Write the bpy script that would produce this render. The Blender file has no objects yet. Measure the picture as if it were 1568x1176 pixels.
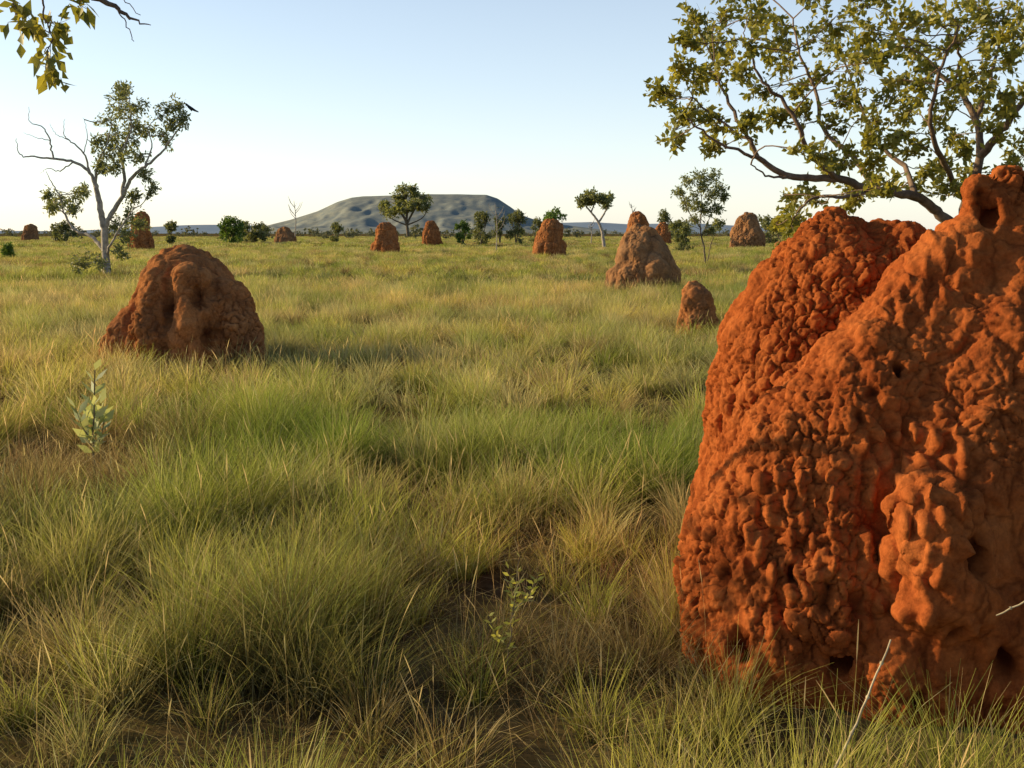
import bpy, math, random, time
import numpy as np
from mathutils import Vector
from mathutils.bvhtree import BVHTree
import bmesh
T0=time.time()
random.seed(7); rng=np.random.default_rng(7)
S=bpy.context.scene; COL=S.collection
S.view_settings.view_transform='Standard'; S.view_settings.look='None'; S.view_settings.exposure=0
# ---------------------------------------------------------------- camera
EYE=1.7; F=1538.0; PITCH=math.radians(8.54)
cam=bpy.data.cameras.new('camera'); camo=bpy.data.objects.new('camera',cam); COL.objects.link(camo)
cam.sensor_width=36; cam.lens=36*F/1568; cam.clip_end=30000; cam.clip_start=0.05
camo.location=(0,0,EYE); camo.rotation_euler=(math.pi/2-PITCH,0,0); S.camera=camo
def W(px,py,Y):
    v=(588-py)/F; c,s=math.cos(PITCH),math.sin(PITCH)
    dy=c+v*s; dz=-s+v*c; t=Y/dy
    return np.array([(px-784)/F*t,Y,EYE+dz*t])
# ---------------------------------------------------------------- light
SUN_EL=math.radians(20); SUN_AZ=math.radians(-77)   # azimuth from +Y, negative = left
w=bpy.data.worlds.new('World'); S.world=w; w.use_nodes=True
nt=w.node_tree; bg=nt.nodes['Background']; sk=nt.nodes.new('ShaderNodeTexSky')
sk.sky_type='NISHITA'; sk.sun_disc=False; sk.sun_elevation=SUN_EL; sk.sun_rotation=SUN_AZ
sk.air_density=1.0; sk.dust_density=0.6; sk.ozone_density=1.5
tc=nt.nodes.new('ShaderNodeTexCoord'); sx=nt.nodes.new('ShaderNodeSeparateXYZ'); nt.links.new(tc.outputs['Generated'],sx.inputs[0])
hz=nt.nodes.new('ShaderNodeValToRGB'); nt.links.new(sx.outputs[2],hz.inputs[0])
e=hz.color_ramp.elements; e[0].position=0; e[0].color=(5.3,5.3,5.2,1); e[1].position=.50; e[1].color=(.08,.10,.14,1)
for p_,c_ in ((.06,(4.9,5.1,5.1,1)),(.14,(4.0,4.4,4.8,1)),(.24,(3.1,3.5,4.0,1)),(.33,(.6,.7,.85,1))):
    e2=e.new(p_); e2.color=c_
# haze is brightest on the sunward half of the sky and falls off on the far side
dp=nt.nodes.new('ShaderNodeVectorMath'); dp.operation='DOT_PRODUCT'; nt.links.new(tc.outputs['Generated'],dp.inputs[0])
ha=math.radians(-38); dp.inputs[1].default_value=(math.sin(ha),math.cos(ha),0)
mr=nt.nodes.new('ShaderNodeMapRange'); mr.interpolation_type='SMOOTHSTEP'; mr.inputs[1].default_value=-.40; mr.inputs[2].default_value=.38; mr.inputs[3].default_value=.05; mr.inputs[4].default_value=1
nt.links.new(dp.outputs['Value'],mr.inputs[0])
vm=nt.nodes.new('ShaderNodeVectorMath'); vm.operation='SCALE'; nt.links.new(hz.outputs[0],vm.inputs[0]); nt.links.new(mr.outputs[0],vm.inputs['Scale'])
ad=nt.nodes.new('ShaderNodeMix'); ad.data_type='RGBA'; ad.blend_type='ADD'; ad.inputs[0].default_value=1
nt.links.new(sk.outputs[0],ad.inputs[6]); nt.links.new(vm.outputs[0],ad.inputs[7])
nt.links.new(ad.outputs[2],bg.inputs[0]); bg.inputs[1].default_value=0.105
sl=bpy.data.lights.new('sun','SUN'); so=bpy.data.objects.new('sun',sl); COL.objects.link(so)
sl.energy=5.0; sl.angle=math.radians(0.5); sl.color=(1.0,0.77,0.42)
tosun=Vector((math.sin(SUN_AZ)*math.cos(SUN_EL),math.cos(SUN_AZ)*math.cos(SUN_EL),math.sin(SUN_EL)))
so.rotation_euler=tosun.to_track_quat('Z','Y').to_euler()
# ---------------------------------------------------------------- noise
def _h(ix,iy,iz,seed):
    h=(ix.astype(np.int64)*374761393+iy.astype(np.int64)*668265263+iz.astype(np.int64)*1274126177+seed*974711)&0xffffffff
    h=((h^(h>>13))*1274126177)&0xffffffff
    h=((h^(h>>16))*2246822519)&0xffffffff
    return ((h^(h>>15))&0xffffff)/float(0xffffff)
def vn(p,seed=0):
    i=np.floor(p); f=p-i; f=f*f*(3-2*f); r=0
    for a in (0,1):
        for b in (0,1):
            for c in (0,1):
                wt=(f[:,0] if a else 1-f[:,0])*(f[:,1] if b else 1-f[:,1])*(f[:,2] if c else 1-f[:,2])
                r=r+wt*_h(i[:,0]+a,i[:,1]+b,i[:,2]+c,seed)
    return r*2-1
def fbm(p,o=3,seed=0):
    r=0;a=1;t=0
    for k in range(o):
        r=r+a*vn(p*(2**k)+k*17.3,seed+k); t+=a; a*=.5
    return r/t
def fbm2(x,y,s,o=3,seed=0):
    return fbm(np.stack([x/s,y/s,np.zeros_like(x)],1),o,seed)
def worley(p,seed=0,jit=.9):
    i=np.floor(p); F1=np.full(len(p),9.); F2=np.full(len(p),9.); cid=np.zeros(len(p))
    for a in (-1,0,1):
        for b in (-1,0,1):
            for c in (-1,0,1):
                q=i+np.array([a,b,c])
                h=[_h(q[:,0],q[:,1],q[:,2],seed+k) for k in (1,2,3)]
                d=np.sqrt(sum((q[:,k]+.5+jit*(h[k]-.5)-p[:,k])**2 for k in range(3)))
                m=d<F1
                F2=np.where(m,F1,np.minimum(F2,d)); cid=np.where(m,h[0],cid); F1=np.where(m,d,F1)
    return F1,F2,cid
def sstep(a,b,x):
    t=np.clip((x-a)/(b-a),0,1); return t*t*(3-2*t)
# ---------------------------------------------------------------- material helpers
def newmat(name):
    m=bpy.data.materials.new(name); m.use_nodes=True; n=m.node_tree; n.nodes.clear()
    out=n.nodes.new('ShaderNodeOutputMaterial'); return m,n,out
def ramp(n,stops,src):
    r=n.nodes.new('ShaderNodeValToRGB'); e=r.color_ramp.elements
    while len(e)<len(stops): e.new(.5)
    for k,(p,c) in enumerate(stops): e[k].position=p; e[k].color=(*c,1)
    n.links.new(src,r.inputs[0]); return r.outputs[0]
def noise(n,scale,detail=4,vec=None,rough=.55):
    t=n.nodes.new('ShaderNodeTexNoise'); t.inputs['Scale'].default_value=scale; t.inputs['Detail'].default_value=detail; t.inputs['Roughness'].default_value=rough
    if vec is not None: n.links.new(vec,t.inputs['Vector'])
    return t.outputs[0]
def mix(n,f,a,b,mode='MIX'):
    m=n.nodes.new('ShaderNodeMix'); m.data_type='RGBA'; m.blend_type=mode
    for s,v in ((m.inputs[0],f),(m.inputs[6],a),(m.inputs[7],b)):
        if hasattr(v,'is_linked'): n.links.new(v,s)
        elif isinstance(v,(int,float)): s.default_value=v
        else: s.default_value=(*v,1)
    return m.outputs[2]
def mound_mat(name,c_dark,c_mid,c_light,grey=0,scale=1.0,bump=.012):
    m,n,out=newmat(name); b=n.nodes.new('ShaderNodeBsdfDiffuse'); b.inputs['Roughness'].default_value=.3
    g=n.nodes.new('ShaderNodeNewGeometry'); P=g.outputs['Position']
    c=ramp(n,[(.3,c_dark),(.5,c_mid),(.72,c_light)],noise(n,5*scale,6,P,.65))
    c2=ramp(n,[(.35,(.78,.78,.78)),(.65,(1.12,1.1,1.05))],noise(n,40*scale,4,P,.7))
    c=mix(n,.8,c,c2,'MULTIPLY')
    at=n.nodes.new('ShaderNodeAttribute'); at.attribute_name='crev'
    c=mix(n,at.outputs['Fac'],c,(c_dark[0]*.25,c_dark[1]*.2,c_dark[2]*.25))  # shade in cracks and holes is painted into the earth colour
    if grey:
        gm=ramp(n,[(.45,(0,0,0)),(.62,(1,1,1))],noise(n,2.2*scale,5,P,.6))
        mm=n.nodes.new('ShaderNodeMath'); mm.operation='MULTIPLY'; n.links.new(gm,mm.inputs[0]); mm.inputs[1].default_value=grey
        c=mix(n,mm.outputs[0],c,(.17,.12,.08))
    n.links.new(c,b.inputs['Color'])
    bp=n.nodes.new('ShaderNodeBump'); bp.inputs['Distance'].default_value=bump; bp.inputs['Strength'].default_value=.8
    n.links.new(noise(n,70*scale,5,P,.7),bp.inputs['Height']); n.links.new(bp.outputs[0],b.inputs['Normal'])
    n.links.new(b.outputs[0],out.inputs[0]); return m
M_RED=mound_mat('red_earth',(.30,.070,.021),(.48,.130,.036),(.60,.185,.053),bump=.010)
M_OLD=mound_mat('weathered_earth',(.30,.110,.042),(.52,.205,.075),(.64,.28,.11),grey=.3,scale=.8)
M_GREY=mound_mat('grey_earth',(.24,.12,.06),(.46,.23,.105),(.58,.31,.15),grey=.45,scale=.6)
def leaf_mat(name,c1,c2,tr=.35,rough=.45,spec=.35):
    m,n,out=newmat(name); b=n.nodes.new('ShaderNodeBsdfPrincipled'); b.inputs['Roughness'].default_value=rough
    b.inputs['Specular IOR Level'].default_value=spec
    at=n.nodes.new('ShaderNodeAttribute'); at.attribute_name='rv'
    c=mix(n,at.outputs['Fac'],c1,c2)
    n.links.new(c,b.inputs['Base Color']); t=n.nodes.new('ShaderNodeBsdfTranslucent')
    n.links.new(mix(n,1,c,(1.6,1.5,.7),'MULTIPLY'),t.inputs[0])
    ms=n.nodes.new('ShaderNodeMixShader'); ms.inputs[0].default_value=tr
    n.links.new(b.outputs[0],ms.inputs[1]); n.links.new(t.outputs[0],ms.inputs[2]); n.links.new(ms.outputs[0],out.inputs[0]); return m
def bark_mat(name,c1,c2,sc=14):
    m,n,out=newmat(name); b=n.nodes.new('ShaderNodeBsdfPrincipled'); b.inputs['Roughness'].default_value=.85
    g=n.nodes.new('ShaderNodeNewGeometry')
    nz=noise(n,sc,5,g.outputs['Position'],.65)
    n.links.new(ramp(n,[(.35,c1),(.62,c2)],nz),b.inputs['Base Color'])
    bp=n.nodes.new('ShaderNodeBump'); bp.inputs['Distance'].default_value=.01; n.links.new(nz,bp.inputs['Height']); n.links.new(bp.outputs[0],b.inputs['Normal'])
    n.links.new(b.outputs[0],out.inputs[0]); return m
M_LEAF_R=leaf_mat('broad_leaf',(.12,.15,.04),(.44,.40,.09),.42)
M_LEAF_G=leaf_mat('gum_leaf',(.13,.16,.08),(.32,.34,.16),.40)
M_LEAF_D=leaf_mat('dry_bush_leaf',(.10,.13,.06),(.26,.27,.11),.3)
M_LEAF_B=leaf_mat('bush_leaf',(.07,.13,.03),(.20,.30,.06),.3)
M_LEAF_F=leaf_mat('hazed_far_leaf',(.12,.135,.095),(.22,.22,.14),.2,.8,.1)  # leaf colours greyed to stand in for distance haze
M_LEAF_P=leaf_mat('pale_leaf',(.30,.36,.18),(.58,.60,.38),.35)
M_BARK_R=bark_mat('red_brown_bark',(.12,.075,.05),(.28,.19,.13))
M_BARK_W=bark_mat('white_bark',(.28,.24,.20),(.60,.52,.44),6)
M_BARK_D=bark_mat('brown_bark',(.10,.075,.05),(.2,.16,.11),6)
# ---------------------------------------------------------------- mesh accumulator
def fastmesh(name,V,Q):
    me=bpy.data.meshes.new(name); me.vertices.add(len(V)); me.vertices.foreach_set('co',np.asarray(V,np.float32).ravel())
    k=Q.shape[1]; me.loops.add(Q.size); me.loops.foreach_set('vertex_index',Q.astype(np.int32).ravel())
    me.polygons.add(len(Q)); me.polygons.foreach_set('loop_start',np.arange(len(Q),dtype=np.int32)*k)
    me.polygons.foreach_set('use_smooth',np.ones(len(Q),bool)); me.update(calc_edges=True); return me
class Acc:
    def __init__(s): s.v=[];s.f=[];s.mi=[];s.n=0;s.rv=[]
    def add(s,v,f,mi=0,rv=None):
        v=np.asarray(v,float); f=np.asarray(f)
        s.v.append(v); s.f.extend((f+s.n).tolist()); s.mi.extend([mi]*len(f)); s.n+=len(v)
        s.rv.append(np.zeros(len(v)) if rv is None else np.asarray(rv,float))
    def obj(s,name,mats,smooth=True,parent=None,link=True,origin=None):
        me=bpy.data.meshes.new(name); V=np.concatenate(s.v)
        if origin is not None: V=V-np.array(origin)
        me.from_pydata(V.tolist(),[],s.f)
        for m in mats: me.materials.append(m)
        me.polygons.foreach_set('material_index',s.mi)
        me.polygons.foreach_set('use_smooth',[smooth]*len(s.f))
        a=me.attributes.new('rv','FLOAT','POINT'); a.data.foreach_set('value',np.concatenate(s.rv).astype(np.float32))
        me.update(); o=bpy.data.objects.new(name,me)
        if origin is not None: o.location=origin
        if link: COL.objects.link(o)
        return o
def unit(v): return v/(np.linalg.norm(v,axis=-1,keepdims=True)+1e-9)
def tube(acc,pts,r0,r1,sides=6,mi=0,pw=1.0):
    pts=np.asarray(pts); n=len(pts); T=unit(np.gradient(pts,axis=0))
    ref=np.array([0.3,1,0.2]); A=unit(np.cross(T,ref)); B=np.cross(T,A)
    t=np.linspace(0,1,n)**pw; R=r0+(r1-r0)*t
    an=np.arange(sides)*2*math.pi/sides
    V=(pts[:,None]+R[:,None,None]*(np.cos(an)[None,:,None]*A[:,None]+np.sin(an)[None,:,None]*B[:,None])).reshape(-1,3)
    f=[[i*sides+j,i*sides+(j+1)%sides,(i+1)*sides+(j+1)%sides,(i+1)*sides+j] for i in range(n-1) for j in range(sides)]
    acc.add(V,f,mi)
def spline(P,k=6,wob=0):
    P=np.asarray(P,float); Q=np.vstack([2*P[0]-P[1],P,2*P[-1]-P[-2]]); out=[]
    for i in range(1,len(Q)-2):
        for t in np.arange(k)/k:
            a,b,c,d=Q[i-1],Q[i],Q[i+1],Q[i+2]
            out.append(.5*((2*b)+(c-a)*t+(2*a-5*b+4*c-d)*t*t+(3*b-a-3*c+d)*t**3))
    out.append(P[-1]); out=np.array(out)
    if wob: 
        n=rng.normal(size=out.shape)*wob; n[0]=0; out=out+n
    return out
def leaves(acc,P,D,L,Wd,mi=1,rv=None,fold=.25):
    n=len(P); D=unit(D); s=unit(np.cross(D,rng.normal(size=(n,3)))); nrm=np.cross(D,s)
    L=L[:,None];Wd=Wd[:,None]
    a=P; m1=P+D*L*.45+s*Wd*.5-nrm*Wd*fold; m2=P+D*L*.45-s*Wd*.5-nrm*Wd*fold; t=P+D*L-nrm*L*.12
    V=np.stack([a,m1,t,m2],1).reshape(-1,3); k=np.arange(n)*4
    f=np.concatenate([np.stack([k,k+1,k+2],1),np.stack([k,k+2,k+3],1)])
    rv=rng.random(n) if rv is None else rv
    acc.add(V,f,mi,np.repeat(rv,4))
def tree(name,d,limbs,clusters,bark,leafm,leaf=.07,aspect=.45,twigs=6,lpt=10,spread=1.0,wob=.01,droop=.3,flat=1.0,tw_r=.006,extra_twigs=0,rs=1.0):
    acc=Acc(); nodes=[]
    for L,r0,r1 in limbs:
        pts=[W(p[0],p[1],d+(p[2] if len(p)>2 else 0)) for p in L]
        c=spline(pts,6,wob); tube(acc,c,r0,r1,7 if r0>.03 else 5); nodes.append(c[3:])
    nodes=np.concatenate(nodes)
    for cl in clusters:
        px,py,rp=cl[:3]; off=cl[3] if len(cl)>3 else rng.normal()*spread*.5
        C=W(px,py,d+off); r=rp*d/F*rs
        dist=np.linalg.norm((nodes-C)*np.array([1,.6,1.0]),axis=1)+np.maximum(0,nodes[:,2]-C[2])*.8
        N=nodes[np.argmin(dist)]
        mid=(N+C)/2+rng.normal(size=3)*np.linalg.norm(C-N)*.12
        st=spline([N,mid,C],5,wob*.5); LL=np.linalg.norm(C-N)
        tube(acc,st,min(tw_r*2.2,tw_r*(1+LL*1.2)),tw_r,4)
        core=np.vstack([st[len(st)//2:],C])
        for k in range(twigs+extra_twigs):
            s0=core[rng.integers(len(core))]
            e=unit(rng.normal(size=3)+unit(C-N)*.5)*r*rng.uniform(.45,1.15)*np.array([1,1,flat]); e=C+e
            m=(s0+e)/2+rng.normal(size=3)*r*.12
            tw=spline([s0,m,e],4); tube(acc,tw,tw_r*.7,tw_r*.3,3)
            if k>=twigs: continue
            n=max(3,int(lpt*rng.uniform(.6,1.3)))
            t=rng.uniform(.25,1,n)*(len(tw)-1); i=np.minimum(t.astype(int),len(tw)-2); fr=(t-i)[:,None]
            P=tw[i]*(1-fr)+tw[i+1]*fr
            D=unit(tw[-1]-tw[0])*.6+rng.normal(size=(n,3))*.7-np.array([0,0,droop])
            base=rng.random()*.6
            leaves(acc,P+rng.normal(size=(n,3))*leaf*.3,D,leaf*rng.uniform(.5,1.25,n),leaf*aspect*rng.uniform(.7,1.2,n),1,np.clip(base+rng.random(n)*.5,0,1))
    b=limbs[0][0][0]; o=W(b[0],b[1],d); o[2]=0
    return acc.obj(name,[bark,leafm],True,origin=o)
def ellclus(cx,cy,rx,ry,n,r,seed=None,lobes=None):
    out=[]
    while len(out)<n:
        x,y=rng.uniform(-1,1,2)
        if x*x+y*y<1: out.append((cx+x*rx,cy+y*ry,r*rng.uniform(.7,1.25)))
    return out
# ---------------------------------------------------------------- termite mounds
def mound(name,chains,voxel,mat,cell=.055,amp=.018,big=.05,bigs=.45,holes=(),drips=(),smooth=6,origin=(0,0,0),coarse=.03,vert=1.4):
    bm=bmesh.new()
    for ch in chains:
        for a,b in zip(ch[:-1],ch[1:]):
            for t in np.linspace(0,1,7):
                p=[a[k]*(1-t)+b[k]*t for k in range(4)]
                ret=bmesh.ops.create_icosphere(bm,subdivisions=3,radius=p[3])
                bmesh.ops.translate(bm,verts=ret['verts'],vec=p[:3])
    me=bpy.data.meshes.new(name); bm.to_mesh(me); bm.free()
    o=bpy.data.objects.new(name,me); COL.objects.link(o)
    r=o.modifiers.new('r','REMESH'); r.mode='VOXEL'; r.voxel_size=voxel
    s=o.modifiers.new('s','SMOOTH'); s.factor=.5; s.iterations=smooth
    dg=bpy.context.evaluated_depsgraph_get(); me2=bpy.data.meshes.new_from_object(o.evaluated_get(dg)); o.modifiers.clear(); o.data=me2
    n=len(me2.vertices); V=np.zeros(n*3); me2.vertices.foreach_get('co',V); V=V.reshape(-1,3)
    def normals():
        N=np.zeros(n*3); me2.vertices.foreach_get('normal',N); return N.reshape(-1,3)
    def put(V):
        me2.vertices.foreach_set('co',V.reshape(-1)); me2.update()
    N=normals()
    V=V+N*(fbm(V/np.array([bigs,bigs,bigs*1.3]),3,3)*big)[:,None]
    wp=V+cell*.8*np.stack([fbm(V/(cell*1.5),3,11),fbm(V/(cell*1.5),3,12),fbm(V/(cell*1.5),3,13)],1)
    F1,F2,_=worley(wp/np.array([cell*3.2,cell*3.2,cell*5]),5)
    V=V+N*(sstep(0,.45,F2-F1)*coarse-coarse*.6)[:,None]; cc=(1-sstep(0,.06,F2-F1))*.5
    put(V); N=normals()
    F1,F2,cid=worley(wp/np.array([cell,cell,cell*vert]),9)
    G1_,G2_,cid2=worley((wp+.3)/np.array([cell,cell,cell*1.2])*2.1,14)
    e=sstep(0,.20,F2-F1); e2=sstep(0,.32,G2_-G1_); mask=np.clip(.62+.9*vn(V/(cell*6),21),.18,1.25)
    dome=np.sqrt(np.clip(1-F1*F1*1.5,0,1))
    dsp=(e*.75+dome*.18+.32*e2+.5*cid-1.0)*amp*mask
    dsp+=fbm(V/(cell*.4),3,31)*amp*.36
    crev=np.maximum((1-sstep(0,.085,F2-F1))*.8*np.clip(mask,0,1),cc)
    for (c,rad,am) in drips:
        q=(V-np.array(c))/np.array(rad); g=np.exp(-((q**2).sum(1))**1.4); dsp=np.maximum(dsp,dsp*(1-.5*g)+g*am)
    wv=V+np.stack([vn(V/.05,71),vn(V/.05,72),vn(V/.05,73)],1)*cell*.3
    for (c,rad,dp) in holes:
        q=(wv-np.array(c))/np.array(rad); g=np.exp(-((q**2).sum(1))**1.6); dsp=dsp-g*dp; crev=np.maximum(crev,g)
    V=V+N*dsp[:,None]
    org=np.array(origin); V=V-org; put(V); o.location=origin
    a=me2.attributes.new('crev','FLOAT','POINT'); a.data.foreach_set('value',np.clip(crev,0,1).astype(np.float32))
    me2.polygons.foreach_set('use_smooth',[True]*len(me2.polygons)); me2.materials.clear(); me2.materials.append(mat); me2.update()
    return o
# large mound at the right
chains=[
 [(2.08,4.15,1.66,.24),(2.0,4.2,1.2,.52),(1.88,4.2,.6,.82),(1.8,4.2,.1,.98)],
 [(1.82,4.05,1.60,.19),(1.52,3.95,1.13,.30),(1.27,3.9,.75,.37),(1.09,3.88,.35,.40),(1.1,3.9,0,.38)],
 [(1.85,3.98,1.2,.36),(1.72,3.8,.7,.44),(1.6,3.78,.2,.52),(1.6,3.78,0,.55)],
 [(2.45,4.2,1.6,.34),(2.5,4.1,.8,.7),(2.5,4.1,0,.9)],
 [(1.55,4.9,1.57,.25),(1.55,4.9,1.28,.45),(1.55,4.9,.8,.60),(1.48,4.9,0,.60)],
 [(1.80,4.85,1.55,.22),(1.8,4.85,.9,.5)],
 [(1.87,4.05,1.86,.10),(1.93,4.1,1.5,.18)],
 [(1.99,4.1,1.90,.10),(2.1,4.1,1.6,.16)],[(2.2,4.1,1.88,.09),(2.2,4.1,1.6,.16)],
 [(1.22,3.62,.62,.16),(1.18,3.55,.35,.20)],[(1.48,3.42,.72,.15),(1.5,3.36,.45,.17)],[(1.05,3.72,.15,.3),(1.05,3.72,0,.3)],
 [(2.0,3.7,.6,.4),(2.0,3.62,0,.5)],[(1.6,3.9,1.2,.17),(1.72,3.75,.9,.15)],
]
bm=bmesh.new()
for ch in chains:
    for a,b in zip(ch[:-1],ch[1:]):
        for t in np.linspace(0,1,5):
            p=[a[k]*(1-t)+b[k]*t for k in range(4)]
            ret=bmesh.ops.create_icosphere(bm,subdivisions=3,radius=p[3]); bmesh.ops.translate(bm,verts=ret['verts'],vec=p[:3])
bv=BVHTree.FromBMesh(bm); bm.free()
def hit(px,py):
    d=Vector(W(px,py,1.0))-Vector((0,0,EYE)); h=bv.ray_cast(Vector((0,0,EYE)),d.normalized())
    return None if h[0] is None else np.array(h[0])
holes=[];drips=[]
for (px,py,r,dp) in [(1375,565,.022,.05),(1515,325,.035,.06),(1508,295,.02,.03),(1265,915,.035,.06),(1465,975,.035,.08),(1105,880,.04,.06),(1130,830,.03,.05),
                     (1500,850,.05,.06),(1340,600,.022,.03),(1320,640,.022,.03),(1215,880,.022,.03),(1320,930,.035,.05),(1545,1020,.04,.06),(1130,985,.035,.06),(1410,1080,.025,.05),(1290,1010,.03,.04)]:
    h=hit(px,py)
    if h is not None: holes.append((h,(r,r*1.5,r*1.6),dp))
def dripfield(x0,x1,y0,y1,n,am,rr=1.0):
    pts=[]
    for k in range(n*14):
        q=(rng.uniform(x0,x1),rng.uniform(y0,y1))
        if len(pts)<n and all(((q[0]-p[0])/22)**2+((q[1]-p[1])/42)**2>1 for p in pts): pts.append(q)
    for q in pts:
        h=hit(*q)
        if h is not None: drips.append((h,(rng.uniform(.013,.018)*rr,.08,rng.uniform(.026,.055)*rr),am*rng.uniform(.7,1.2)))
dripfield(1140,1280,730,900,26,.038); dripfield(1325,1480,660,850,34,.040); dripfield(1340,1440,850,960,10,.038)
dripfield(1380,1490,360,470,12,.024); dripfield(1180,1240,900,960,5,.034); dripfield(1110,1170,600,680,6,.02)
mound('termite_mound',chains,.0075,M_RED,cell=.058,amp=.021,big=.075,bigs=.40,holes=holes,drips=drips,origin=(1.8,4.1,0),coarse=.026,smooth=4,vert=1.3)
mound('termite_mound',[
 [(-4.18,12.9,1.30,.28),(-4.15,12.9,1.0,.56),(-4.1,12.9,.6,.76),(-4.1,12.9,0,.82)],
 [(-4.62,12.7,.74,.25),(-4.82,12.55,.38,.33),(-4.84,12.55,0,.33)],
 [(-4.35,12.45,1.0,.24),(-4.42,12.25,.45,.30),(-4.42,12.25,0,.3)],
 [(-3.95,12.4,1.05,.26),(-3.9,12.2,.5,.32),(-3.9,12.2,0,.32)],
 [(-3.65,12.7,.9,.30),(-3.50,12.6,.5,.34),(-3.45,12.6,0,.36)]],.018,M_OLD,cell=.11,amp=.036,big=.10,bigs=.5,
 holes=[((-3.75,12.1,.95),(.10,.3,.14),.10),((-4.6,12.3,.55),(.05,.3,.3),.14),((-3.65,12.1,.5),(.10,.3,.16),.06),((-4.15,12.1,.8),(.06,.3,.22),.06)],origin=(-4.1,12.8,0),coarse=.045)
def smound(l,r,top,d,mat,lobes=3,sharp=.5,seed=0):
    rg=np.random.default_rng(seed); Wd=(r-l)/F*d; H=(357-top)/F*d+EYE; cx=((l+r)/2-784)/F*d*1.0
    R=Wd*.5; rt=R*(.28 if sharp>.6 else .44); ox=rg.uniform(-.25,.25)*R
    ch=[[(cx+ox,d,H-rt,rt),(cx+ox*.7,d,H*.72,R*.64),(cx,d,H*.42,R*.82),(cx,d,0,R*.86)]]
    for k in range(lobes+2):
        a=math.pi*(1+ (k+rg.uniform(.1,.9))/(lobes+2)); q=R*.64; hh=H*rg.uniform(.4,.85)
        ch.append([(cx+math.cos(a)*q*.6,d+math.sin(a)*q*.6,hh,R*.24),(cx+math.cos(a)*q,d+math.sin(a)*q,H*.3,R*.34),(cx+math.cos(a)*q,d+math.sin(a)*q,0,R*.38)])
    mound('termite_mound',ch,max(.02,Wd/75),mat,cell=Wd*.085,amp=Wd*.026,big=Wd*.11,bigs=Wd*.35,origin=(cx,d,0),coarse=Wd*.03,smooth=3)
smound(925,1036,354,28.5,M_GREY,4,.5,1)
smound(950,1004,324,42,M_OLD,2,.5,2)
smound(1035,1102,429,16.6,M_OLD,3,.5,3)
smound(810,868,338,70,M_OLD,3,.5,5)
smound(570,617,343,78,M_OLD,3,.5,6)
smound(645,678,339,140,M_OLD,1,.8,7)
smound(1113,1168,332,110,M_GREY,3,.5,8)
smound(203,241,325,90,M_OLD,2,.5,9)
smound(42,68,343,220,M_GREY,1,.8,10)
smound(305,336,386,44,M_OLD,2,.4,11)
smound(424,458,352,170,M_GREY,3,.3,12)
smound(995,1027,341,150,M_OLD,2,.5,13)
smound(1176,1200,372,75,M_OLD,2,.5,14)
print('mounds',time.time()-T0)
# ---------------------------------------------------------------- ground
m,n,out=newmat('dry_ground'); b=n.nodes.new('ShaderNodeBsdfDiffuse')
g=n.nodes.new('ShaderNodeNewGeometry'); P=g.outputs['Position']
c1=ramp(n,[(.35,(.24,.18,.06)),(.5,(.34,.28,.10)),(.65,(.26,.24,.08))],noise(n,.12,5,P,.7))
c2=ramp(n,[(.4,(.05,.03,.016)),(.65,(.13,.085,.045))],noise(n,9,5,P,.7))
c=mix(n,ramp(n,[(.4,(.05,)*3),(.62,(.4,)*3)],noise(n,.9,3,P,.6)),c2,c1)
n.links.new(c,b.inputs[0]); n.links.new(b.outputs[0],out.inputs[0])
bm=bmesh.new(); R=[0,3,8,20,60,200,800,3000,12000]; rings=[]
for r in R[1:]:
    rings.append([bm.verts.new((r*math.cos(a*math.pi/32),r*math.sin(a*math.pi/32),0)) for a in range(64)])
c0=bm.verts.new((0,0,0))
for j in range(64): bm.faces.new((c0,rings[0][j],rings[0][(j+1)%64]))
for i in range(len(rings)-1):
    for j in range(64): bm.faces.new((rings[i][j],rings[i+1][j],rings[i+1][(j+1)%64],rings[i][(j+1)%64]))
me=bpy.data.meshes.new('ground'); bm.to_mesh(me); bm.free(); me.materials.append(m)
COL.objects.link(bpy.data.objects.new('ground',me))
# ---------------------------------------------------------------- hills
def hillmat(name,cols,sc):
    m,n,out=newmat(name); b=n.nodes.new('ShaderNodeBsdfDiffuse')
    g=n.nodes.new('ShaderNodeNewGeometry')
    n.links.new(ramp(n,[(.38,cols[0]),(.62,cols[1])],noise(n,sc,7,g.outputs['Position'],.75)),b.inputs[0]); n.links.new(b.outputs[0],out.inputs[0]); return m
def heightgrid(name,x0,x1,y0,y1,nx,ny,fn,mat):
    X,Y=np.meshgrid(np.linspace(x0,x1,nx),np.linspace(y0,y1,ny)); x=X.ravel();y=Y.ravel(); z=fn(x,y)
    k=np.arange(nx*ny).reshape(ny,nx); f=np.stack([k[:-1,:-1],k[:-1,1:],k[1:,1:],k[1:,:-1]],-1).reshape(-1,4)
    me=fastmesh(name,np.stack([x,y,z],1),f); me.materials.append(mat)
    o=bpy.data.objects.new(name,me); COL.objects.link(o); return o
D=3200; mpp=D/F
def prof(px):
    return np.interp(px,[360,400,450,490,520,542,560,600,640,700,745,762,782,800,830,890,980],[-1,9,20,32,45,51,53,54,56,56,55,50,38,26,17,10,-1])
def mesa(x,y):
    px=784+x/y*F*1.0; base=prof(px)*mpp
    dd=(y-3150); q=sstep(-620,-40,dd)*(1-sstep(500,900,dd))
    steep=np.clip(q*1.1,0,1)
    z=base*steep
    z=z+fbm2(x,y,60,4,3)*5*np.clip(z/30,0,1)*(1-sstep(.95,1,steep)*.75)-abs(fbm2(x,y,70,3,8))*20*np.clip(z/30,0,1)*(1-sstep(.85,1,steep))
    return z-1.0
heightgrid('mesa_hill',-1150,560,2450,4100,300,160,mesa,hillmat('hazy_hill',((.22,.26,.27),(.36,.37,.31)),.03))  # aerial haze is mixed into the mesa's base colours
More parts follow.
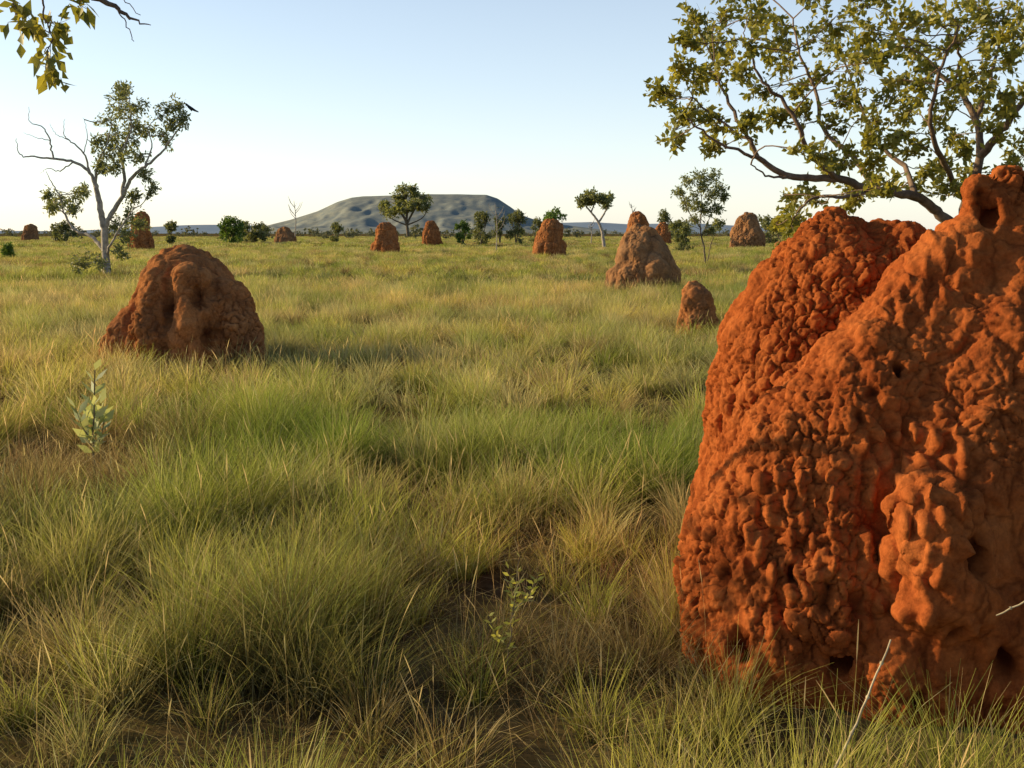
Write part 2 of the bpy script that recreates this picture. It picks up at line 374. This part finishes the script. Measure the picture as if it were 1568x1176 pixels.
def rng_h(x,y):
    px=784+x/y*F; a=np.interp(px,[-400,100,270,400,560,800,900,1180,1260,1900],[3,4,12,13,13,15,17,12,5,4])
    return (a+fbm2(x,y*0,350,4,9)*3)*6000/F*sstep(5200,5900,y)-2
heightgrid('distant_range',-5000,5500,5200,6600,320,12,rng_h,hillmat('haze_blue_range',((.25,.33,.44),(.29,.37,.47)),.004))  # blue is distance haze put into the colour, not the rock's own
# ---------------------------------------------------------------- grass (real blades; mid and far field as tiles)
def grassmat():
    m,n,out=newmat('grass_blade')
    hv=n.nodes.new('ShaderNodeAttribute'); hv.attribute_name='tint'
    g=n.nodes.new('ShaderNodeNewGeometry'); 
    nz=noise(n,.30,3,g.outputs['Position'],.6)
    c=mix(n,1,hv.outputs['Color'],ramp(n,[(.38,(.70,.80,.68)),(.5,(1,1,1)),(.62,(1.28,1.14,1.12))],nz),'MULTIPLY')
    d=n.nodes.new('ShaderNodeBsdfDiffuse'); t=n.nodes.new('ShaderNodeBsdfTranslucent'); n.links.new(c,d.inputs[0]); n.links.new(c,t.inputs[0])
    ms=n.nodes.new('ShaderNodeMixShader'); ms.inputs[0].default_value=.48; n.links.new(d.outputs[0],ms.inputs[1]); n.links.new(t.outputs[0],ms.inputs[2])
    n.links.new(ms.outputs[0],out.inputs[0]); return m
M_GRASS=grassmat()
GA=np.array([.31,.41,.075]);GB=np.array([.64,.62,.13]);GC=np.array([.80,.63,.31]);GD=np.array([.38,.24,.12])
def blades(bx,by,H,wd,lean,az,col,straw,segs):
    n=len(bx); base=np.stack([bx,by,np.full(n,-.01)],1); dr=np.stack([np.cos(az),np.sin(az),np.zeros(n)],1)
    q=az+rng.normal(size=n)*.9+1.57; side=np.stack([np.cos(q),np.sin(q),np.zeros(n)],1); ww=wd*rng.uniform(.7,1.25,n)
    V=[];C=[]
    for s in range(segs+1):
        t=s/segs; p=base+dr*(H*lean*(.7*t+.75*t*t))[:,None]; p[:,0]+=H*.06*t*t
        p[:,2]+=H*(t-.33*np.clip(lean,0,1.2)*t*t)
        w_=ww*(1-.85*t**1.4)
        V+= [p+side*w_[:,None]*.5,p-side*w_[:,None]*.5]
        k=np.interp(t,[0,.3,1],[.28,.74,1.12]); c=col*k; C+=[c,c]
    V=np.stack(V,1).reshape(-1,3); C=np.stack(C,1).reshape(-1,3); m=2*(segs+1); k=np.arange(n)*m
    f=np.stack([np.stack([k+2*s,k+2*s+1,k+2*s+3,k+2*s+2],1) for s in range(segs)],1).reshape(-1,4)
    return V,C,f
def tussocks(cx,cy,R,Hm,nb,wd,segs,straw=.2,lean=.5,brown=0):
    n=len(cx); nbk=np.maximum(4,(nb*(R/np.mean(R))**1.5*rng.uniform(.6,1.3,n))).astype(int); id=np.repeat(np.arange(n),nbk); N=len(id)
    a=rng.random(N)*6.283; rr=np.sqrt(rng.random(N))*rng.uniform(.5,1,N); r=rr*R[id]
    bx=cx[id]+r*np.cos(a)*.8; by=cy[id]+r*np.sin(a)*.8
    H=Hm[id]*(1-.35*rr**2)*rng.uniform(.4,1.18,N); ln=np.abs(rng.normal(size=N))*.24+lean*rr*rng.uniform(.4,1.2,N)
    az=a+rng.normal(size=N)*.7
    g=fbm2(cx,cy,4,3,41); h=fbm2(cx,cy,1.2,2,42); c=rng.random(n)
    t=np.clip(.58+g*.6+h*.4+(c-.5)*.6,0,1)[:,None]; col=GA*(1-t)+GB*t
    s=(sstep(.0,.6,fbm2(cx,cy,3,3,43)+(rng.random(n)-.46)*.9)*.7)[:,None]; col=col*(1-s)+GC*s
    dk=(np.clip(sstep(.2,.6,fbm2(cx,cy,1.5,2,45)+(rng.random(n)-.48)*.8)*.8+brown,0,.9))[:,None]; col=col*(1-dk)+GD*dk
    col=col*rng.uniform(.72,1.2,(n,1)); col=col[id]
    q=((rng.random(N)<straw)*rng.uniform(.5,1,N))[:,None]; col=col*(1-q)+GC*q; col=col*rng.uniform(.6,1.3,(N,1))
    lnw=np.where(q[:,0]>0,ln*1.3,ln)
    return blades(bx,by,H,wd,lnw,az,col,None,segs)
def heads(cx,cy,H,wd):
    n=len(cx); az=rng.random(n)*6.283; ln=rng.uniform(.05,.4,n); V=[];C=[]; q=rng.random(n)*3.14; side=np.stack([np.cos(q),np.sin(q),np.zeros(n)],1)
    ws=[.5,.45,.4,.35,1.6,1.3,.3]; ts=[0,.25,.5,.75,.82,.92,1]
    for t,w0 in zip(ts,ws):
        p=np.stack([cx+np.cos(az)*ln*H*t*t,cy+np.sin(az)*ln*H*t*t,H*(t-.1*t*t)],1); V+=[p+side*w0*wd*.5,p-side*w0*wd*.5]; c=np.tile(GC*(1.0 if t<.8 else 1.1)*np.array([1,.9,.8]),(n,1)); C+=[c,c]
    V=np.stack(V,1).reshape(-1,3);C=np.stack(C,1).reshape(-1,3); k=np.arange(n)*14
    f=np.stack([np.stack([k+2*s,k+2*s+1,k+2*s+3,k+2*s+2],1) for s in range(6)],1).reshape(-1,4); return V,C,f
def grassmesh(name,parts):
    V=[];C=[];Fq=[];o=0
    for v,c,f in parts: V.append(v);C.append(c);Fq.append(f+o);o+=len(v)
    V=np.concatenate(V);C=np.concatenate(C);Fq=np.concatenate(Fq)
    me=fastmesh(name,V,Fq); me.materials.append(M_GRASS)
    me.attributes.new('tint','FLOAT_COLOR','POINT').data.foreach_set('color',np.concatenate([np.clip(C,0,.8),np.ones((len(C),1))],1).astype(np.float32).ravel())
    return me
def free(x,y,pad=0):
    inm=(((x-1.95)/1.10)**2+((y-3.85)/1.25)**2<1)|((x-1.5)**2+(y-4.9)**2<(.5+pad)**2)|((x+4.15)**2+(y-12.75)**2<.85**2)|(x*x+y*y<1.1**2)
    return ~inm
def wedge(y0,y1,dens,kx=.64,kb=2.0):
    n=int((kx*(y1**2-y0**2)+2*kb*(y1-y0))*dens*1.6); y=rng.uniform(y0,y1,n*2); x=rng.uniform(-1,1,n*2)*(kx*y1+kb)
    ok=np.abs(x)<kx*np.maximum(y,0)+kb; x=x[ok];y=y[ok]; k=int((kx*(y1**2-max(y0,0)**2)+2*kb*(y1-y0))*dens); return x[:k],y[:k]
parts=[]
for (y0,y1,dn,nb,wd,sg) in [(.3,5,14,160,.0042,4),(5,9,11,145,.0056,3)]:
    x,y=wedge(y0,y1,dn); h=fbm2(x,y,1.0,3,51); k=free(x,y)&(h>-.46-rng.random(len(x))*.25); x=x[k];y=y[k];h=h[k]
    sz=np.clip(.88+h*.9,.5,1.4)*rng.uniform(.7,1.25,len(x))
    parts.append(tussocks(x,y,.165*sz,.40*sz**.75,nb,wd,sg))
    x,y=wedge(y0,y1,36); k=free(x,y,-.1); x=x[k];y=y[k]
    parts.append(tussocks(x,y,np.full(len(x),.15)*rng.uniform(.6,1.3,len(x)),np.full(len(x),.21)*rng.uniform(.6,1.25,len(x)),32,wd,2,.35,.95,.35))
    x,y=wedge(y0,y1,20); k=free(x,y); x=x[k];y=y[k]; parts.append(heads(x,y,rng.uniform(.3,.6,len(x)),wd*.65))
COL.objects.link(bpy.data.objects.new('grass_tussocks',grassmesh('grass_tussocks',parts)))
print('near',time.time()-T0,sum(len(p[2]) for p in parts))
def tile(name,size,dn,R,H,nb,wd,sg,hd=0):
    n=int(size*size*dn); x=rng.uniform(-.5,.5,n)*size; y=rng.uniform(-.5,.5,n)*size
    sz=rng.uniform(.5,1.35,n); P=[tussocks(x,y,R*sz,H*sz**.7,nb,wd,sg)]
    if hd: 
        m_=int(size*size*hd); P.append(heads(rng.uniform(-.5,.5,m_)*size,rng.uniform(-.5,.5,m_)*size,rng.uniform(.4,.65,m_),wd*.6))
    return bpy.data.objects.new(name,grassmesh(name,P))
def coll(name,objs):
    c=bpy.data.collections.new(name)
    for o in objs: c.objects.link(o)
    return c
def place(name,c,nvar,size,y0,y1):
    P=[]
    ny=int(math.ceil((y1-y0)/size))
    for j in range(ny):
        y=y0+(j+.5)*size; hx=.66*(y+size/2)+3; k=int(math.ceil(hx/size))
        for i in range(-k,k+1):
            P.append((i*size+(.5*size if j%2 else 0),y,0))
    P=np.array(P); n=len(P); h=fbm2(P[:,0],P[:,1],size*2.5,2,61)
    me=bpy.data.meshes.new(name); me.from_pydata(P.tolist(),[],[])
    rot=np.zeros((n,3)); rot[:,2]=rng.integers(0,4,n)*math.pi/2
    me.attributes.new('rot','FLOAT_VECTOR','POINT').data.foreach_set('vector',rot.astype(np.float32).ravel())
    sc=np.ones((n,3)); sc[:,2]=.98+.2*h
    me.attributes.new('scl','FLOAT_VECTOR','POINT').data.foreach_set('vector',sc.astype(np.float32).ravel())
    me.attributes.new('idx','INT','POINT').data.foreach_set('value',rng.integers(0,nvar,n).astype(np.int32))
    o=bpy.data.objects.new(name,me); COL.objects.link(o)
    ng=bpy.data.node_groups.new(name,'GeometryNodeTree'); ng.interface.new_socket('Geometry',in_out='INPUT',socket_type='NodeSocketGeometry'); ng.interface.new_socket('Geometry',in_out='OUTPUT',socket_type='NodeSocketGeometry')
    N=ng.nodes; gi=N.new('NodeGroupInput'); go=N.new('NodeGroupOutput'); ci=N.new('GeometryNodeCollectionInfo'); ci.inputs['Collection'].default_value=c
    ci.inputs['Separate Children'].default_value=True; ci.inputs['Reset Children'].default_value=True
    ip=N.new('GeometryNodeInstanceOnPoints'); ip.inputs['Pick Instance'].default_value=True
    def att(nm,ty):
        q=N.new('GeometryNodeInputNamedAttribute'); q.data_type=ty; q.inputs['Name'].default_value=nm; return q.outputs['Attribute']
    L=ng.links; L.new(gi.outputs[0],ip.inputs['Points']); L.new(ci.outputs[0],ip.inputs['Instance'])
    L.new(att('idx','INT'),ip.inputs['Instance Index']); L.new(att('rot','FLOAT_VECTOR'),ip.inputs['Rotation']); L.new(att('scl','FLOAT_VECTOR'),ip.inputs['Scale'])
    L.new(ip.outputs[0],go.inputs[0]); o.modifiers.new('gn','NODES').node_group=ng
    return o
place('grass_meadow',coll('mid_tiles',[tile('mid_tile',3,7.0,.21,.42,125,.009,2,7) for k in range(4)]),4,3,9,30)
place('grass_field',coll('far_tiles',[tile('far_tile',10,1.8,.38,.44,110,.024,2) for k in range(3)]),3,10,30,100)
place('grass_plain',coll('plain_tiles',[tile('plain_tile',40,.16,1.3,.45,110,.10,1) for k in range(3)]),3,40,100,420)
print('grass',time.time()-T0)
# ---------------------------------------------------------------- trees
left_limbs=[
 ([(165,432),(162,385),(158,345),(152,310),(146,280)],.15,.085),
 ([(160,350),(172,325),(188,300),(200,275),(222,255),(245,235),(268,205),(292,172)],.10,.015),
 ([(188,300),(190,265),(186,235),(200,200),(198,150)],.07,.015),
 ([(160,385,0),(140,362,.3),(115,352,.5),(98,325,.6),(92,300,.6)],.08,.02),
 ([(160,395,0),(172,370,-.4),(190,340,-.6),(205,320,-.6)],.055,.015),
 ([(148,290),(138,265),(112,248),(82,243),(52,240),(30,236),(24,212)],.07,.01),
 ([(82,243),(76,215),(66,195),(46,187),(44,163)],.035,.006),([(138,265),(128,235),(106,215),(98,205),(99,182)],.04,.006),
 ([(76,215),(60,212),(36,204)],.018,.005),([(128,235),(134,205),(128,180)],.02,.005),([(112,248),(92,262),(74,258),(62,266)],.028,.005),
 ([(146,280),(150,250),(162,225),(172,190)],.06,.015),([(222,255),(232,225),(226,195)],.035,.012),([(92,300),(80,280),(70,262)],.03,.008),([(106,215),(86,205),(76,190)],.016,.005)]
lc=[(195,145,20),(182,160,20),(210,162,18),(165,182,20),(195,180,22),(268,165,17),(252,175,20),(280,183,13),(230,195,22),(250,210,18),(170,210,20),(200,215,20),(160,238,20),(190,240,20),(215,240,16),(175,258,16),(222,268,13),(235,285,9),
    (110,298,22),(90,306,18),(128,292,16),(110,322,14),(200,328,16),(178,345,15),(215,340,13),(190,360,13),(130,395,19),(150,405,16),(185,385,14),(120,410,14),(190,135,10),(75,300,10),(205,300,10),(265,190,13),(180,225,16),(205,195,18),(150,215,12),(155,255,12),(80,318,10)]
tree('gum_tree',37,left_limbs,lc,M_BARK_W,M_LEAF_G,leaf=.17,aspect=.38,twigs=13,lpt=18,spread=1.6,wob=.015,tw_r=.010,rs=1.08)
RL=[
 ([(1470,425,0),(1462,370,0),(1440,330,-.1),(1400,300,-.2),(1345,293,-.4),(1285,275,-.5),(1215,270,-.6),(1170,248,-.6),(1148,215,-.6),(1120,165,-.5),(1095,110,-.4)],.045,.008),
 ([(1462,370,0),(1480,310,.1),(1500,240,.1),(1494,185,.2),(1460,130,.3),(1400,85,.4),(1355,20,.5)],.042,.008),
 ([(1500,240,.1),(1530,205,0),(1555,170,-.1),(1590,110,-.2),(1600,40,-.3)],.034,.012),
 ([(1440,330,.1),(1475,345,.3),(1510,310,.4),(1560,280,.5),(1620,210,.6)],.035,.012),
 ([(1285,275,-.5),(1240,235,-.8),(1222,190,-.9),(1195,150,-.9),(1165,120,-1),(1140,60,-1)],.022,.006),
 ([(1345,293,-.4),(1305,240,-.2),(1262,200,0),(1250,140,.1),(1225,85,.2),(1215,30,.3)],.024,.006),
 ([(1400,300,-.2),(1385,255,.3),(1340,215,.5),(1315,150,.6),(1290,80,.6)],.024,.007),
 ([(1480,310,.1),(1440,240,-.5),(1425,180,-.7),(1440,110,-.8),(1470,40,-.9)],.024,.007),
 ([(1170,248,-.6),(1140,235,-.8),(1090,212,-.9),(1050,180,-1)],.014,.005),([(1148,215,-.6),(1110,190,-.4),(1060,150,-.3)],.013,.005),
 ([(1215,270,-.6),(1185,272,-.7),(1150,250,-.9)],.012,.004),([(1345,293,-.4),(1290,300,-.5),(1240,305,-.6),(1215,335,-.6)],.016,.005),
 ([(1494,185,.2),(1515,130,.2),(1530,70,.3),(1545,10,.3)],.02,.006),([(1460,130,.3),(1470,80,0),(1440,30,-.2)],.015,.005)]
rc=[]
for (x,y,r) in [(1028,150,24),(1010,140,14),(1032,212,20),(1062,118,26),(1072,165,22),(1078,62,26),(1060,28,20),(1112,34,28),(1118,98,28),(1098,190,26),(1090,228,14),(1148,66,26),(1182,24,28),(1206,98,28),(1162,138,24),(1138,205,20),(1236,52,28),(1282,22,28),(1250,118,24),(1292,84,26),(1332,44,26),(1312,138,26),(1268,192,24),(1342,186,26),(1372,120,26),(1392,62,26),(1424,20,26),(1430,112,24),(1384,176,22),(1398,226,22),(1452,158,24),(1482,60,26),(1502,112,26),(1458,212,20),(1522,30,26),(1542,92,26),(1562,152,26),(1552,232,26),(1520,196,20),(1482,262,18),(1330,252,18),(1292,242,20),(1238,298,20),(1222,338,20),(1198,330,16),(1302,312,14),(1400,286,14),(1562,20,26),(1232,180,20),(1205,60,20),(1340,95,20),(1155,180,14),(1555,60,22),(1535,260,22),(1450,70,22),(1040,100,12),(1230,372,12),(1270,262,12),(1600,80,26),(1610,180,28),(1600,260,26),(1185,180,14),(1350,0,26),(1480,0,26),(1230,-10,26),(1120,-20,26),(1420,262,14),
   (1095,75,24),(1135,120,20),(1180,80,22),(1265,70,22),(1310,10,22),(1360,150,20),(1410,150,20),(1470,130,22),(1530,140,22),(1500,170,20),(1390,20,22),(1455,30,22),(1330,215,16),(1255,235,14),(1290,290,16),(1340,275,14),(1450,285,16),(1500,290,18),(1050,60,14),
   (1320,80,22),(1410,90,22),(1500,20,22),(1540,180,20),(1440,250,18),(1370,210,18),(1295,160,18),(1220,135,18),(1080,120,18),(1050,175,16),(1545,290,18),(1215,310,16),(1520,60,20),(1360,285,14),(1160,20,20),(1475,230,16),(1430,195,16)]:
    rc.append((x,y,r))
tree('bauhinia_tree',7.6,RL,rc,M_BARK_R,M_LEAF_R,leaf=.054,aspect=.62,twigs=10,lpt=14,spread=1.3,wob=.006,droop=.15,tw_r=.0028,extra_twigs=1,rs=1.2)
q=-1.3
OL=[([(-640,830,.4),(-620,600,.3),(-560,350,.2),(-470,150,0),(-360,-20,-.4)],.10,.04),
    ([(-470,150,0),(-330,-60,q),(-120,-90,q),(20,-50,q),(120,-15,q),(175,10,q),(200,28,q),(232,40,q)],.03,.0015),
    ([(20,-50,q),(60,-10,q),(70,30,q),(82,60,q)],.006,.002),([(-120,-90,q),(-30,-20,q),(20,0,q),(25,30,q)],.008,.002),([(175,10,q),(195,40,q),(206,66,q)],.003,.0015),([(120,-15,q),(180,-5,q),(215,22,q)],.003,.0015),
    ([(-560,350,.2),(-700,200,.6),(-760,50,.8)],.05,.015),([(-560,350,.2),(-400,250,.5),(-280,180,.8)],.04,.012),([(-620,600,.3),(-480,480,.1),(-330,400,-.2)],.04,.01),([(-620,600,.3),(-780,450,.5),(-860,330,.6)],.04,.01)]
oc=[(50,45,20,q),(82,34,20,q+.05),(68,80,18,q),(80,110,14,q),(26,20,14,q),(120,8,14,q),(-60,-60,60,q)]
for k in range(24): oc.append((rng.uniform(-880,-230),rng.uniform(200,680),rng.uniform(60,95),rng.uniform(-2.0,-.5)))
tree('overhanging_tree',5.5,OL,oc,M_BARK_R,M_LEAF_R,leaf=.08,aspect=.5,twigs=4,lpt=6,spread=.1,wob=.004,droop=.8,tw_r=.0022,extra_twigs=1)
tree('gum_sapling',50,[([(1080,405),(1078,380),(1072,345),(1075,310),(1072,280)],.05,.015),([(1076,360),(1088,330),(1098,300)],.03,.01),([(1074,350),(1055,325),(1045,300)],.03,.01),([(1083,400,.3),(1090,370,.3),(1100,345,.3)],.03,.01)],
  [(1072,270,16),(1055,280,16),(1090,272,16),(1042,295,14),(1062,300,17),(1085,298,17),(1102,290,14),(1050,312,12),(1078,322,14),(1098,318,12),(1108,300,10),(1065,335,10),(1035,345,9),(1100,345,10),(1085,352,11),(1050,350,9),(1075,285,14),(1070,315,12)],
  M_BARK_D,M_LEAF_G,leaf=.17,aspect=.42,twigs=14,lpt=20,spread=1,wob=.01,tw_r=.007)
tree('spreading_tree',110,[([(925,378),(922,355),(915,338),(905,325)],.2,.1),([(917,340),(928,322),(934,305)],.12,.05),([(905,325),(895,312),(892,305)],.1,.04),([(905,325),(912,308)],.1,.04)],
  ellclus(911,305,25,9,20,7)+[(890,312,6),(932,302,7)],M_BARK_W,M_LEAF_G,leaf=.4,aspect=.5,twigs=9,lpt=11,spread=2,tw_r=.02)
tree('shade_tree',125,[([(625,362),(622,340),(612,322),(605,310)],.2,.1),([(622,345),(634,322),(645,305)],.16,.06),([(622,340),(624,315),(620,298)],.16,.06),([(623,345),(600,335),(590,325)],.1,.04),([(623,345),(645,335),(655,322)],.1,.04)],
  ellclus(622,296,22,9,13,7)+ellclus(598,318,20,10,10,6.5)+ellclus(645,312,14,14,10,6.5)+ellclus(620,318,14,8,5,5),M_BARK_D,M_LEAF_G,leaf=.42,aspect=.5,twigs=9,lpt=12,spread=3,tw_r=.02)
def bush(name,cx,cy,rx,ry,d,mat,n,lf):
    gy=357+EYE*F/d; hb=gy-(cy-ry); c2=(cy-ry+gy)/2
    tree(name,d,[([(cx,gy),(cx-rx*.1,c2+hb*.2),(cx-rx*.3,c2)],.0007*d,.0003*d),([(cx,gy),(cx+rx*.2,c2+hb*.2),(cx+rx*.4,c2)],.0007*d,.0003*d)],
      ellclus(cx,cy,rx*.85,ry*.8,n,min(rx,ry)*.45)+ellclus(cx,gy-hb*.3,rx*.8,hb*.25,int(n*.8),min(rx,ry)*.45),M_BARK_D,mat,leaf=lf,aspect=.5,twigs=8,lpt=11,spread=rx/F*d*.9,tw_r=.00012*d)
bush('green_bush',846,332,24,11,95,M_LEAF_B,16,.3)
bush('green_bush',352,346,22,14,150,M_LEAF_B,18,.45); bush('green_bush',388,350,24,12,155,M_LEAF_D,16,.45)
bush('savanna_shrub',737,338,13,14,130,M_LEAF_D,12,.35); bush('savanna_shrub',790,335,14,14,150,M_LEAF_D,12,.4)
bush('savanna_shrub',709,347,12,9,140,M_LEAF_B,9,.35); bush('savanna_shrub',260,345,8,10,150,M_LEAF_D,8,.4)
bush('savanna_shrub',100,348,24,9,180,M_LEAF_D,12,.5); bush('savanna_shrub',1200,345,20,14,60,M_LEAF_R,12,.2)
bush('savanna_shrub',1045,350,16,14,80,M_LEAF_D,10,.25); bush('savanna_shrub',515,349,9,8,170,M_LEAF_D,8,.45)
bush('savanna_shrub',1020,336,12,12,170,M_LEAF_D,8,.45); bush('savanna_shrub',972,342,8,6,200,M_LEAF_D,5,.5)
bush('savanna_shrub',1178,342,20,12,140,M_LEAF_D,10,.45); bush('savanna_shrub',12,382,10,9,60,M_LEAF_B,6,.2); bush('savanna_shrub',765,338,10,12,150,M_LEAF_D,6,.4)
bush('savanna_shrub',820,342,12,9,160,M_LEAF_D,6,.4); bush('savanna_shrub',1225,352,18,12,90,M_LEAF_D,8,.3)
def deadtree(px,base,top,d):
    L=[([(px,base),(px+1,(base+top)/2),(px-2,top)],.0006*d,.0002*d)]
    for k in range(7):
        y=base+(top-base)*rng.uniform(.35,.9); s=rng.choice([-1,1]); l=rng.uniform(.2,.35)*(base-top)
        L.append(([(px,y),(px+s*l*.4,y-l*.5),(px+s*l*.6,y-l)],.0003*d,.00012*d))
    tree('dead_sapling',d,L,[(px,top+6,5)],M_BARK_W,M_LEAF_G,leaf=.1,twigs=2,lpt=3,tw_r=.0001*d,wob=.01,spread=.3)
deadtree(760,382,312,75); deadtree(452,362,308,110); deadtree(905,372,340,100); deadtree(968,345,312,100)
acc=Acc()
for k in range(560):
    px=rng.uniform(-500,2100); d=rng.uniform(260,900); h=rng.uniform(1.3,4.2)
    x=(px-784)/F*d
    wd=h*rng.uniform(.8,1.9); n=60
    q=unit(rng.normal(size=(n,3)))*rng.uniform(.3,1,(n,1)); Pp=np.array([x,d,h*.5])+q*np.array([wd*.5,wd*.5,h*.5])
    leaves(acc,Pp,rng.normal(size=(n,3)),np.full(n,h*.28),np.full(n,h*.2),0,rng.random(n))
acc.obj('distant_tree_line',[M_LEAF_F])
# ---------------------------------------------------------------- forbs and stalks
def forb(name,px,py,Y,H,n,lf,asp,mat,up=.9,tw=.006,branches=0):
    acc=Acc(); b=W(px,py,Y); b[2]=0; st=spline([b,b+[.02,0,H*.5],b+[.05,.02,H]],5,.003); tube(acc,st,tw,tw*.5,5)
    stems=[st]
    for k in range(branches):
        i=int(rng.uniform(.3,.8)*len(st)); a=rng.random()*6.28; s=spline([st[i],st[i]+[math.cos(a)*.06,math.sin(a)*.06,H*.12],st[i]+[math.cos(a)*.10,math.sin(a)*.10,H*.3]],3); tube(acc,s,tw*.6,tw*.3,4); stems.append(s)
    for s in stems:
        m=n if s is st else n//2; t=np.linspace(.3,1,m); i=(t*(len(s)-1)).astype(int); a=np.arange(m)*2.4+rng.random()*6
        D=np.stack([np.cos(a),np.sin(a),up*(.3+t)],1); leaves(acc,s[i],D,lf*rng.uniform(.7,1.1,m),np.full(m,lf*asp),1,rng.random(m),.1)
    acc.obj(name,[M_BARK_D,mat],origin=b)
forb('broadleaf_weed',142,720,6.6,.80,22,.13,.40,M_LEAF_P,.9,.008,4)
forb('green_forb',775,1010,3.6,.50,26,.040,.32,leaf_mat('forb_leaf',(.34,.38,.09),(.55,.52,.15),.4),.5,.0025,5)
mS,n,out=newmat('dry_stalk'); b=n.nodes.new('ShaderNodeBsdfPrincipled'); g=n.nodes.new('ShaderNodeNewGeometry'); b.inputs['Roughness'].default_value=.7
n.links.new(ramp(n,[(.35,(.40,.30,.17)),(.65,(.62,.52,.33))],noise(n,30,3,g.outputs['Position'])),b.inputs['Base Color']); n.links.new(b.outputs[0],out.inputs[0])
def stalk(p0,p1,r):
    acc=Acc(); a=W(*p0); b=W(*p1); P=spline([a,(a+b)/2+np.array([.01,0,.01]),b],8,.001); tube(acc,P,r,r*.6,6)
    for i in range(2,len(P),3): tube(acc,[P[i]-(b-a)*.006,P[i],P[i]+(b-a)*.006],r*1.2,r*1.5,6)
    acc.obj('dry_grass_stalk',[mS],origin=a)
stalk((1225,1290,2.35),(1365,980,2.6),.004); stalk((1700,860,2.7),(1525,943,2.75),.004)
# ---------------------------------------------------------------- bird
p=W(293,166,37); me=bpy.data.meshes.new('perched_bird')
pts=[(-.0,0,0),(.09,0,.06),(-.10,0,-.06),(-.26,0,-.13),(.15,0,.13),(.19,0,.16),(.25,0,.15),(0,.02,-.10),(0,-.02,-.10)]
rad=[.065,.055,.045,.018,.035,.038,.006,.01,.01]; ed=[(0,1),(0,2),(2,3),(1,4),(4,5),(5,6),(0,7),(0,8)]
me.from_pydata([(-x,y,z) for x,y,z in pts],ed,[]); o=bpy.data.objects.new('perched_bird',me); COL.objects.link(o)
s=o.modifiers.new('s','SKIN')
for k,r in enumerate(rad): me.skin_vertices[0].data[k].radius=(r,r)
me.skin_vertices[0].data[0].use_root=True; o.modifiers.new('u','SUBSURF').levels=2
m,n,out=newmat('black_feather'); b=n.nodes.new('ShaderNodeBsdfPrincipled'); b.inputs['Roughness'].default_value=.5
n.links.new(ramp(n,[(.4,(.012,.012,.014)),(.6,(.03,.028,.028))],noise(n,20)),b.inputs['Base Color']); n.links.new(b.outputs[0],out.inputs[0]); me.materials.append(m)
o.location=p
print('done',time.time()-T0)
